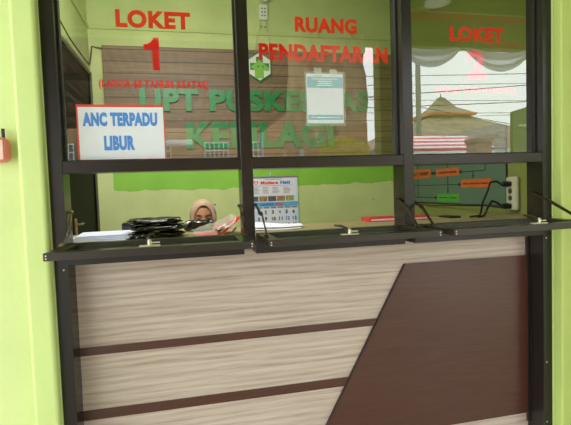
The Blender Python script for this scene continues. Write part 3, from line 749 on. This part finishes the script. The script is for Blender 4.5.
def head_pt(a, b):
    th = 2*PI*a; fi = PI*(b-.5)
    d = Vector((math.sin(th)*math.cos(fi), -math.cos(th)*math.cos(fi), math.sin(fi)))
    x, y, z = d.x*.073, d.y*.094, d.z*.115
    if z < -.02: x *= 1-.28*((-.02-z)/.095)**1.3; 
    if z < -.03 and y > 0: y *= .8
    if y < 0:
        front = min(1, -y/.05); dy = 0
        dy += .020*gs(x, z, 0, -.028, .012, .018)+.012*gs(x, z, 0, -.004, .009, .026)
        for s in (-1, 1):
            dy -= .011*gs(x, z, s*.031, .004, .017, .012); dy += .005*gs(x, z, s*.031, .024, .022, .008)
            dy += .006*gs(x, z, s*.038, -.026, .02, .018); dy += .006*gs(x, z, s*.012, -.034, .008, .008)
            dy += .004*gs(x, z, s*.031, .000, .013, .006)
        dy += .007*gs(x, z, 0, -.055, .020, .006)+.006*gs(x, z, 0, -.066, .017, .006)-.004*gs(x, z, 0, -.0605, .02, .0025)
        dy += .010*gs(x, z, 0, -.094, .022, .014)
        y -= dy*front
    return HC+TILT @ Vector((x, y, z))
hb = MB(); hb.bm.from_mesh(body_me); bpy.data.meshes.remove(body_me)
hb.grid(head_pt, 64, 48, True)
for s in (-1, 1):
    e0 = HC+TILT @ Vector((s*.074, .012, -.008))
    hb.ball(e0, .010, .018, .030, 10, 8)
bmesh.ops.remove_doubles(hb.bm, verts=hb.bm.verts[:], dist=1e-5)
woman = hb.build('person', M['skin'], None, True)
tag(woman, 'seated woman in dusty pink hijab behind the counter, looking down', 'person')
for s in (-1, 1):
    ey = MB().ball(HC+TILT @ Vector((s*.031, -.081, -.001)), .0130, .008, .0065, 12, 8).build('eye', M['eye_white'], woman, True)
    MB().ball(HC+TILT @ Vector((s*.030, -.0865, -.0035)), .0058, .004, .0042, 10, 8).build('iris', M['eye_dark'], ey, True)
    MB().ball(HC+TILT @ Vector((s*.031, -.0805, .0055)), .0155, .0095, .0072, 14, 8).build('eyelid', M['skin'], woman, True)
    ln = MB().tube([HC+TILT @ Vector((s*(.031+q), -.0895+abs(q)*.35+q*q*10, .0018-q*q*18)) for q in (-.016, -.008, 0, .008, .016)], [.0012, .0022, .0026, .0026, .0012], 6).build('eyelash', M['brow'], woman, True)
    MB().tube([HC+TILT @ Vector((s*(.031+q), -.0915+(q+.004)**2*22, .021+.003*(1-(q/.018)**2))) for q in (-.018, -.009, 0, .009, .018)], [.0014, .0028, .003, .0026, .0012], 6).build('eyebrow', M['brow'], woman, True)
MB().tube([HC+TILT @ Vector((q, -.0965+q*q*16, -.0605-.0015*math.cos(q*160))) for q in (-.021, -.012, -.004, .004, .012, .021)], [.001, .003, .0042, .0042, .003, .001], 8).build('lips', M['lip'], woman, True)
# hijab: hood with a face opening, closing under the chin and falling over the shoulders
def hood(a, b):
    th = 2*PI*a                              # around the face opening, 0 = top
    s, c = math.sin(th), math.cos(th)
    ox = s*.062; oz = c*.084+(-.006 if c > 0 else -.018)
    oz += .012*max(0, c)**6                 # pointed top of the opening
    o = Vector((ox, -.080+.020*abs(s)+(.0 if c > 0 else -.010*c), oz))
    mx = Vector((s*.092, -.015, c*.113+.002 if c > 0 else c*.130))
    bk = Vector((s*.080, .072, c*.100)); ce = Vector((s*.012, .120, c*.015))
    Q = [o+Vector((s*-.004, .012, c*-.004)), o+Vector((0, -.004, 0)), o+(mx-o)*.35+Vector((s*.010, -.014, c*.012)), mx, mx+Vector((0, .04, 0)), bk, ce]
    t = b*(len(Q)-1); i = min(int(t), len(Q)-2); g = t-i
    return HC+TILT @ (Q[i].lerp(Q[i+1], g))
MB().grid(hood, 48, 31, True).build('hijab_hood', M['hijab'], woman, True)
def drape(a, b):
    th = 2*PI*a; s, c = math.sin(th), math.cos(th)
    prof = [(.070, .085, 1.215), (.085, .095, 1.17), (.115, .105, 1.12), (.175, .125, 1.06), (.185, .140, .99), (.17, .145, .93)]
    t = b*(len(prof)-1); i = min(int(t), len(prof)-2); g = t-i
    rx, ry, z = [p+(q-p)*g for p, q in zip(prof[i], prof[i+1])]
    w_ = 1+.025*math.sin(9*th)*b
    return V3(s*rx*w_, .02-c*ry*w_, z-.01*math.cos(th)*b)
MB().grid(drape, 48, 24, True).build('hijab_drape', M['hijab'], woman, True)
pin = MB().ball(HC+Vector((.083, -.02, .075)), .006, .006, .006, 8, 6).build('hijab_pin', M['black_plastic'], woman, True)
k = Sk(); limbs(k, .012, True, False, False, False); me = skin_mesh(k.v, k.e, k.r); b_ = MB(); b_.bm.from_mesh(me); b_.build('blouse', M['blouse'], woman, True)
k = Sk(); limbs(k, .012, False, True, False, False); me = skin_mesh(k.v, k.e, k.r); b_ = MB(); b_.bm.from_mesh(me); b_.build('trousers', M['trousers'], woman, True)
for s in (-1, 1):
    MB().ball(V3(s*.10, -.435, .178), .042, .095, .0275, 14, 10).build('shoe', M['shoe'], woman, True)
ch = thing('office_chair', 'green plastic chair the woman sits on behind the counter', 'chair', (PX, PY+.05, FI))
MB().box(PX-.21, PX+.21, PY-.17, PY+.24, .548, .572, bev=.01).build('seat', M['chair_plastic'], ch)
MB().box(PX-.20, PX+.20, PY+.245, PY+.265, .60, .98, bev=.008).build('backrest', M['chair_plastic'], ch)
for sx_ in (-.18, .18):
    for sy_ in (-.14, .22):
        MB().tube([(PX+sx_, PY+sy_, FI), (PX+sx_*.95, PY+sy_*.95+.003, .548)], .014, 8).build('leg', M['chair_plastic'], ch)
    MB().tube([(PX+sx_*.9, PY+.235, .56), (PX+sx_*.9, PY+.25, .61)], .012, 8).build('back_post', M['chair_plastic'], ch)

# ------------------------------------------------------------------ small things on the outer walls
dp = thing('wall_dispenser', 'pink rounded plastic holder with black top on the left wall, cut by the picture edge', 'dispenser', (-.17, 0, 1.56))
MB().box(-.215, -.131, -.050, -.001, 1.572, 1.655, bev=.02, seg=4).build('holder', M['pink'], dp)
MB().box(-.205, -.142, -.053, -.0495, 1.580, 1.645, bev=.0017).build('face', M['pink_pale'], dp)
MB().tube([(-.150, -.02, 1.650), (-.150, -.02, 1.685)], .006, 8).build('cap', M['black_plastic'], dp)
nbd = thing('notice_board', 'dark grey framed board on the right wall, cut by the picture edge', 'board', (2.3, -.05, 1.47))
MB().box(2.121, 2.55, -.063, -.0505, 1.475, 1.835, bev=.003).build('board_frame', M['board_grey'], nbd)
MB().box(2.145, 2.526, -.0655, -.0632, 1.499, 1.811).build('board_face', M['paper'], nbd)
MB().box(2.119, 2.135, -.0680, -.0632, 1.822, 1.838, bev=.0015).build('corner_clip', M['chrome'], nbd)

# ------------------------------------------------------------------ porch over the visitor
struct('floor_porch', MB().box(-3.2, 5.05, -3.3, -.0005, -.12, 0), M['tile'])
struct('ground', MB().box(-40, 60, -60, -3.301, -.30, -.12), M['ground'])
struct('ceiling_porch', MB().box(-3.2, 5.05, -3.2, -.0005, 3.7, 3.8), M['porch_ceiling'])
struct('trim_beam', MB().box(-3.2, 5.05, -3.2, -3.04, 3.115, 3.70, bev=.01).box(-3.2, 5.05, -3.19, -3.05, 3.065, 3.115), M['olive_beam'])
for i, x in enumerate((-1.6, .15, 1.55, 3.16)):
    struct('trim_rafter', MB().box(x-.06, x+.06, -3.04, -.001, 3.42, 3.60, bev=.006), M['olive_beam'])
for x in (-3.0, 2.75):
    struct('trim_column', MB().box(x-.09, x+.09, -3.2, -3.02, 0, 3.065, bev=.01), M['olive_beam'])
struct('wall_light_block', MB().box(4.95, 5.05, -3.2, -.001, 0, 3.7), M['wall_out'])  # unseen end wall added to cut sky light from the right
# bunting on the beam
for i, (x0, x1) in enumerate(((2.85, 3.72), (3.74, 4.75), (4.77, 4.94))):
    b_ = thing('bunting_strip', ['red gathered bunting strip on the porch beam, nearest the column', 'red gathered bunting strip in the middle of the porch beam', 'short end of red gathered bunting at the far right of the porch beam'][i], 'bunting', ((x0+x1)/2, -3.03, 3.36), 'red bunting strips on the porch beam')
    MB().grid(lambda a, b: (x0+(x1-x0)*a, -3.03+.008*math.sin(a*70), 3.36+.085*b), 70, 3).build('cloth', M['bunting_red'], b_, True)
    MB().tube([(x0, -3.028, 3.452), (x1, -3.028, 3.452)], .010, 6).build('cord', M['cream'], b_)
def swag(x0, x1, top, low, m, name, label, y, wid=.14, group=None):
    def fn(a, b):
        t = 4*a*(1-a)
        sag = (top-low)*t
        return (x0+(x1-x0)*a, y+.05*math.sin(b*PI*3)*t+.02*math.sin(a*PI), top-.0-(sag)*(.30+.70*b)-.02*b+.012*math.sin(b*PI*6)*t)
    return tag(MB().grid(fn, 32, 22).build(name, m, None, True), label, 'drape', group)
swag(2.86, 3.77, 3.10, 2.84, M['bunting_white'], 'white_drape', 'white cloth swag under the porch beam, left one in the right pane', -3.08, group='white swags')
swag(3.77, 4.76, 3.10, 2.81, M['bunting_white'], 'white_drape', 'white cloth swag under the porch beam, right one in the right pane', -3.08, group='white swags')
swag(3.93, 4.50, 3.10, 3.035, M['bunting_red'], 'red_drape', 'small red cloth swag before the right white swag', -2.93)
pl = thing('porch_lamp', 'round white lamp hanging below the porch ceiling', 'lamp', (2.72, -1.9, 3.05))
MB().tube([(2.72, -1.9, 3.7), (2.72, -1.9, 3.18)], .014, 8).build('rod', M['fixture_white'], pl)
MB().lathe([(.02, .14), (.06, .12), (.10, .06), (.115, 0), (.10, -.004)], (2.72, -1.9, 3.06), 20).build('shade', M['fixture_white'], pl, True)
# brown tarpaulin let down beside the column
def tarp(a, b):
    top = Vector((1.62+.86*a, 3.16)); bot = Vector((1.50+.98*a, 1.80+.38*a))
    p = bot.lerp(top, b)
    fold = .035*math.sin(13*a+5*b)+.022*math.sin(29*a-8*b)+.012*math.sin(47*a+21*b)
    return (p.x-.22*(b-.5)*math.sin(PI*a)*.4, -3.0+fold, p.y)
tag(MB().grid(tarp, 70, 40).build('hanging_tarpaulin', M['tarp'], None, True), 'brown crumpled tarpaulin hanging from the porch beam beside the column', 'tarpaulin')

# ------------------------------------------------------------------ carport opposite
cp = thing('carport', 'brown corrugated carport roof on thin posts opposite the counter', 'carport', (-1.5, -8, -.12))
def cor(a, b): return (-3+5.9*a, -3.7-8.3*b, 3.42+.02*math.sin(a*2*PI*40)-.004*b)
MB().grid(cor, 241, 2).build('roof_sheet', M['corrugated'], cp, True)
for y in (-4.2, -6.0, -7.8, -9.6, -11.4): MB().box(-3, 2.88, y-.04, y+.04, 3.28, 3.395).build('purlin', M['steel_dark'], cp)
for x in (-2.9, -1.4, .8, 2.75): MB().box(x-.04, x+.04, -12, -3.72, 3.17, 3.279).build('rafter', M['steel_dark'], cp)
for x in (-2.9, 2.75):
    for y in (-7.0, -11.6): MB().tube([(x, y, -.12), (x, y, 3.17)], .05, 10).build('post', M['steel_blue'], cp)
# building beyond the carport
bd = thing('tan_building', 'long tan building with white window grilles beyond the carport', 'building', (-1.5, -14, -.12))
MB().box(-4.5, 4.2, -16, -13.3, -.12, 4.2).box(4.2, 6.95, -16, -13.5, -.12, 3.75).build('wall', M['bld'], bd)
for x in (-3.6, -2.2, -.7, 1.15, 2.3):
    wn = MB().box(x, x+.75, -13.32, -13.27, 2.05, 3.05).build('window', M['dark_pane'], bd)
    gr = MB()
    for i in range(6): gr.box(x+i*.15-.015, x+i*.15+.015, -13.26, -13.24, 2.05, 3.05)
    for i in range(5): gr.box(x-.02, x+.77, -13.265, -13.235, 2.05+i*.25-.02, 2.05+i*.25+.02)
    gr.build('grille', M['grille'], wn)
MB().box(-.1, .75, -13.299, -12.9, 2.95, 3.12, bev=.03).build('white_canopy', M['grille'], bd)
# tree right of the carport
tr = thing('bushy_tree', 'yellow green bushy tree beyond the porch column', 'tree', (4.0, -8, -.12))
MB().tube([(4.0, -8, -.12), (4.02, -8, 1.0), (3.98, -8.02, 1.9)], [.09, .07, .04], 10).build('trunk', M['bark'], tr, True)
lf = MB(); rl = random.Random(3)
for i in range(2600):
    th = rl.uniform(0, 2*PI); ph2 = math.acos(rl.uniform(-1, 1)); rr_ = rl.uniform(.55, 1)**.6
    p = Vector((4.02+(.70*rr_*math.sin(ph2)*math.cos(th)), -8+.66*rr_*math.sin(ph2)*math.sin(th), 2.02+.58*rr_*math.cos(ph2)+.06*math.sin(5*th)))
    q = Matrix.Rotation(rl.uniform(0, 6.28), 3, 'Z') @ Matrix.Rotation(rl.uniform(-1, 1), 3, 'X'); s = rl.uniform(.03, .055)
    lf.poly([p+q @ Vector(c) for c in ((-s, 0, 0), (0, -s*.45, .01), (s, 0, 0), (0, s*.45, .01))])
lf.build('foliage', M['leaf'], tr, recalc=False)
# house with a tiered tiled roof
hs = thing('tiled_house', 'house with a grey brown tiled hip roof and small raised cupola', 'house', (14.9, -23, -.12))
def frustum(mb, cx, cy, hw, hd, z0, tw, td, z1):
    mb.grid(lambda a, b: (cx+[-1, 1, 1, -1][int(round(a*4)) % 4]*(hw+(tw-hw)*b), cy+[-1, -1, 1, 1][int(round(a*4)) % 4]*(hd+(td-hd)*b), z0+(z1-z0)*b), 4, 2, True)
hcx, hcy = 15.4, -22.4
mb = MB(); frustum(mb, hcx, hcy, 6.2, 4.6, 3.15, 1.05, 1.0, 5.28); mb.build('main_roof', M['roof_tile'], hs)
MB().box(hcx-5.8, hcx+5.8, hcy-4.3, hcy+4.3, -.12, 3.2).build('wall', M['house_wall'], hs)
MB().box(hcx-1.0, hcx+1.0, hcy-.95, hcy+.95, 5.2, 5.32).build('cupola_wall', M['house_wall'], hs)
MB().box(hcx-1.42, hcx+1.42, hcy-1.4, hcy+1.4, 5.30, 5.44, bev=.02).build('cupola_eave', M['eave_orange'], hs)
mb = MB(); frustum(mb, hcx, hcy, 1.32, 1.3, 5.44, .62, .6, 5.86); frustum(mb, hcx, hcy, .62, .6, 5.86, .22, .2, 6.40); mb.box(hcx-.2, hcx+.2, hcy-.18, hcy+.18, 6.36, 6.48); mb.build('cupola_roof', M['roof_tile'], hs)
MB().tube([(hcx, hcy, 6.48), (hcx, hcy, 6.75)], [.04, .015], 6).build('finial', M['steel_dark'], hs)
for x in (hcx-3.6, hcx, hcx+3.0): MB().box(x-.5, x+.5, hcy+4.29, hcy+4.33, 1.0, 2.3).build('window', M['dark_pane'], hs)
# utility pole and wires
up = thing('utility_pole', 'slim grey utility pole with a crossarm beyond the porch', 'pole', (8.08, -11.9, -.12))
MB().tube([(8.08, -11.9, -.12), (8.10, -11.9, 7.0)], [.10, .075], 12).build('pole', M['conc'], up, True)
MB().box(7.5, 8.75, -11.84, -11.76, 5.70, 5.80).build('crossarm', M['steel_dark'], up)
for x in (7.6, 8.1, 8.6): MB().lathe([(.03, 0), (.045, .03), (.03, .07), (.04, .1)], (x, -11.8, 5.80), 10).build('insulator', M['white_plastic'], up)
WR = [(5.06, 5.22, .012), (4.78, 4.90, .010), (4.50, 4.84, .016), (4.32, 4.34, .009), (4.12, 4.30, .016), (3.92, 3.94, .010), (4.26, 3.55, .012), (3.74, 3.90, .009)]
names = ['topmost', 'second from the top', 'third from the top', 'fourth from the top', 'fifth from the top', 'sixth from the top', 'down-slanting', 'lowest']
for i, (za, zb, rd) in enumerate(WR):
    sl = (zb-za)/4.3
    pts = [(x, -12.1-.1*i, za+sl*(x-7.9)+.0009*(x-10)**2) for x in (2.6, 4, 6, 7.9, 9, 10, 11, 12.2, 14, 17, 21)]
    tag(MB().tube(pts, rd, 6).build('overhead_wire', M['wire'], None, True), 'black overhead wire by the utility pole, '+names[i]+' in the sky', 'wire', 'overhead wires')
# green kiosk, brick pier and striped stall across the yard
kk = thing('green_panel', 'tall dark green board with a slanting top standing at the right of the yard', 'board', (5.6, -4, -.12))
MB().prism([(5.13, -.12), (6.1, -.12), (6.1, 2.72), (5.13, 2.46)], -3.96, -3.9).build('panel_sheet', M['kiosk'], kk)
MB().box(5.22, 5.36, -3.899, -3.885, 2.24, 2.27).build('pale_plate', M['kiosk_pale'], kk)
bp = thing('brick_pier', 'short orange brick pier standing in the yard before the striped stall', 'pillar', (6.05, -6, -.12))
MB().box(5.87, 6.22, -6.1, -5.8, -.12, 2.22).build('pier_shaft', M['brick'], bp)
MB().box(5.84, 6.25, -6.13, -5.77, 2.22, 2.30, bev=.01).build('pier_cap', M['brick'], bp)
sl_ = thing('striped_stall', 'market stall with a red and white striped awning in the yard', 'stall', (6.0, -7.4, -.12))
MB().prism([(-6.9, 2.07), (-6.88, 2.07), (-6.88, 2.22), (-8.0, 2.6), (-8.0, 2.57), (-6.9, 2.20)], 4.9, 7.1, 'X').build('awning', M['awning'], sl_)
for x in (4.98, 7.02):
    for y in (-6.95, -7.9): MB().tube([(x, y, -.12), (x, y, 2.21 if y > -7 else 2.52)], .03, 8).build('post', M['steel_blue'], sl_)
MB().box(5.05, 6.95, -7.85, -7.0, .70, .76, bev=.01).build('table_top', M['corrugated'], sl_)

# ------------------------------------------------------------------ light
lt = thing('added_tube_lamp', 'unseen white tube lamp added inside to light the back wall', 'lamp', (.35, .55, 3.3))  # lamp added out of view, hung low to brighten the back wall
MB().box(-.2, .9, .49, .61, 2.80, 2.845, bev=.006).build('housing', M['fixture_white'], lt)
MB().tube([(-.16, .55, 2.78), (.86, .55, 2.78)], .015, 10).build('tube', M['tube_light'], lt, True)
for x in (-.1, .8): MB().tube([(x, .55, 2.845), (x, .55, 3.3)], .006, 6).build('hanger', M['fixture_white'], lt)
def area(name, loc, sx, sy, power, col, rot=(0, 0, 0)):
    l = bpy.data.lights.new(name, 'AREA'); l.shape = 'RECTANGLE'; l.size = sx; l.size_y = sy; l.energy = power; l.color = col
    o = bpy.data.objects.new(name, l); COL.objects.link(o); o.location = loc; o.rotation_euler = rot; return o
area('back_wall_fill', (.35, .55, 2.75), 1.1, .12, 40, (1, .98, .92), (math.radians(35), 0, 0))  # added light tilted towards the back wall

sl = bpy.data.lights.new('hazy_sun', 'SUN'); sl.energy = 3.2; sl.angle = math.radians(18); sl.color = (1, .97, .92)
so_ = bpy.data.objects.new('hazy_sun', sl); COL.objects.link(so_); so_.location = (0, -10, 20)
so_.rotation_euler = Vector((.25, .55, -1)).to_track_quat('-Z', 'Y').to_euler()
w = bpy.data.worlds.new('sky'); SC.world = w; w.use_nodes = True; nt = w.node_tree
bgn = nt.nodes['Background']
tc = nt.nodes.new('ShaderNodeTexCoord'); sp = nt.nodes.new('ShaderNodeSeparateXYZ'); nt.links.new(tc.outputs['Generated'], sp.inputs[0])
skyc = ramp(nt, sp.outputs['Z'], [(0, (.92, .98, .96, 1)), (.35, (.93, 1, .99, 1)), (1, (.86, .95, 1, 1))])
nt.links.new(skyc, bgn.inputs[0]); bgn.inputs[1].default_value = 5.2
SC.view_settings.view_transform = 'Standard'; SC.view_settings.look = 'None'; SC.view_settings.exposure = 0; SC.view_settings.gamma = 1
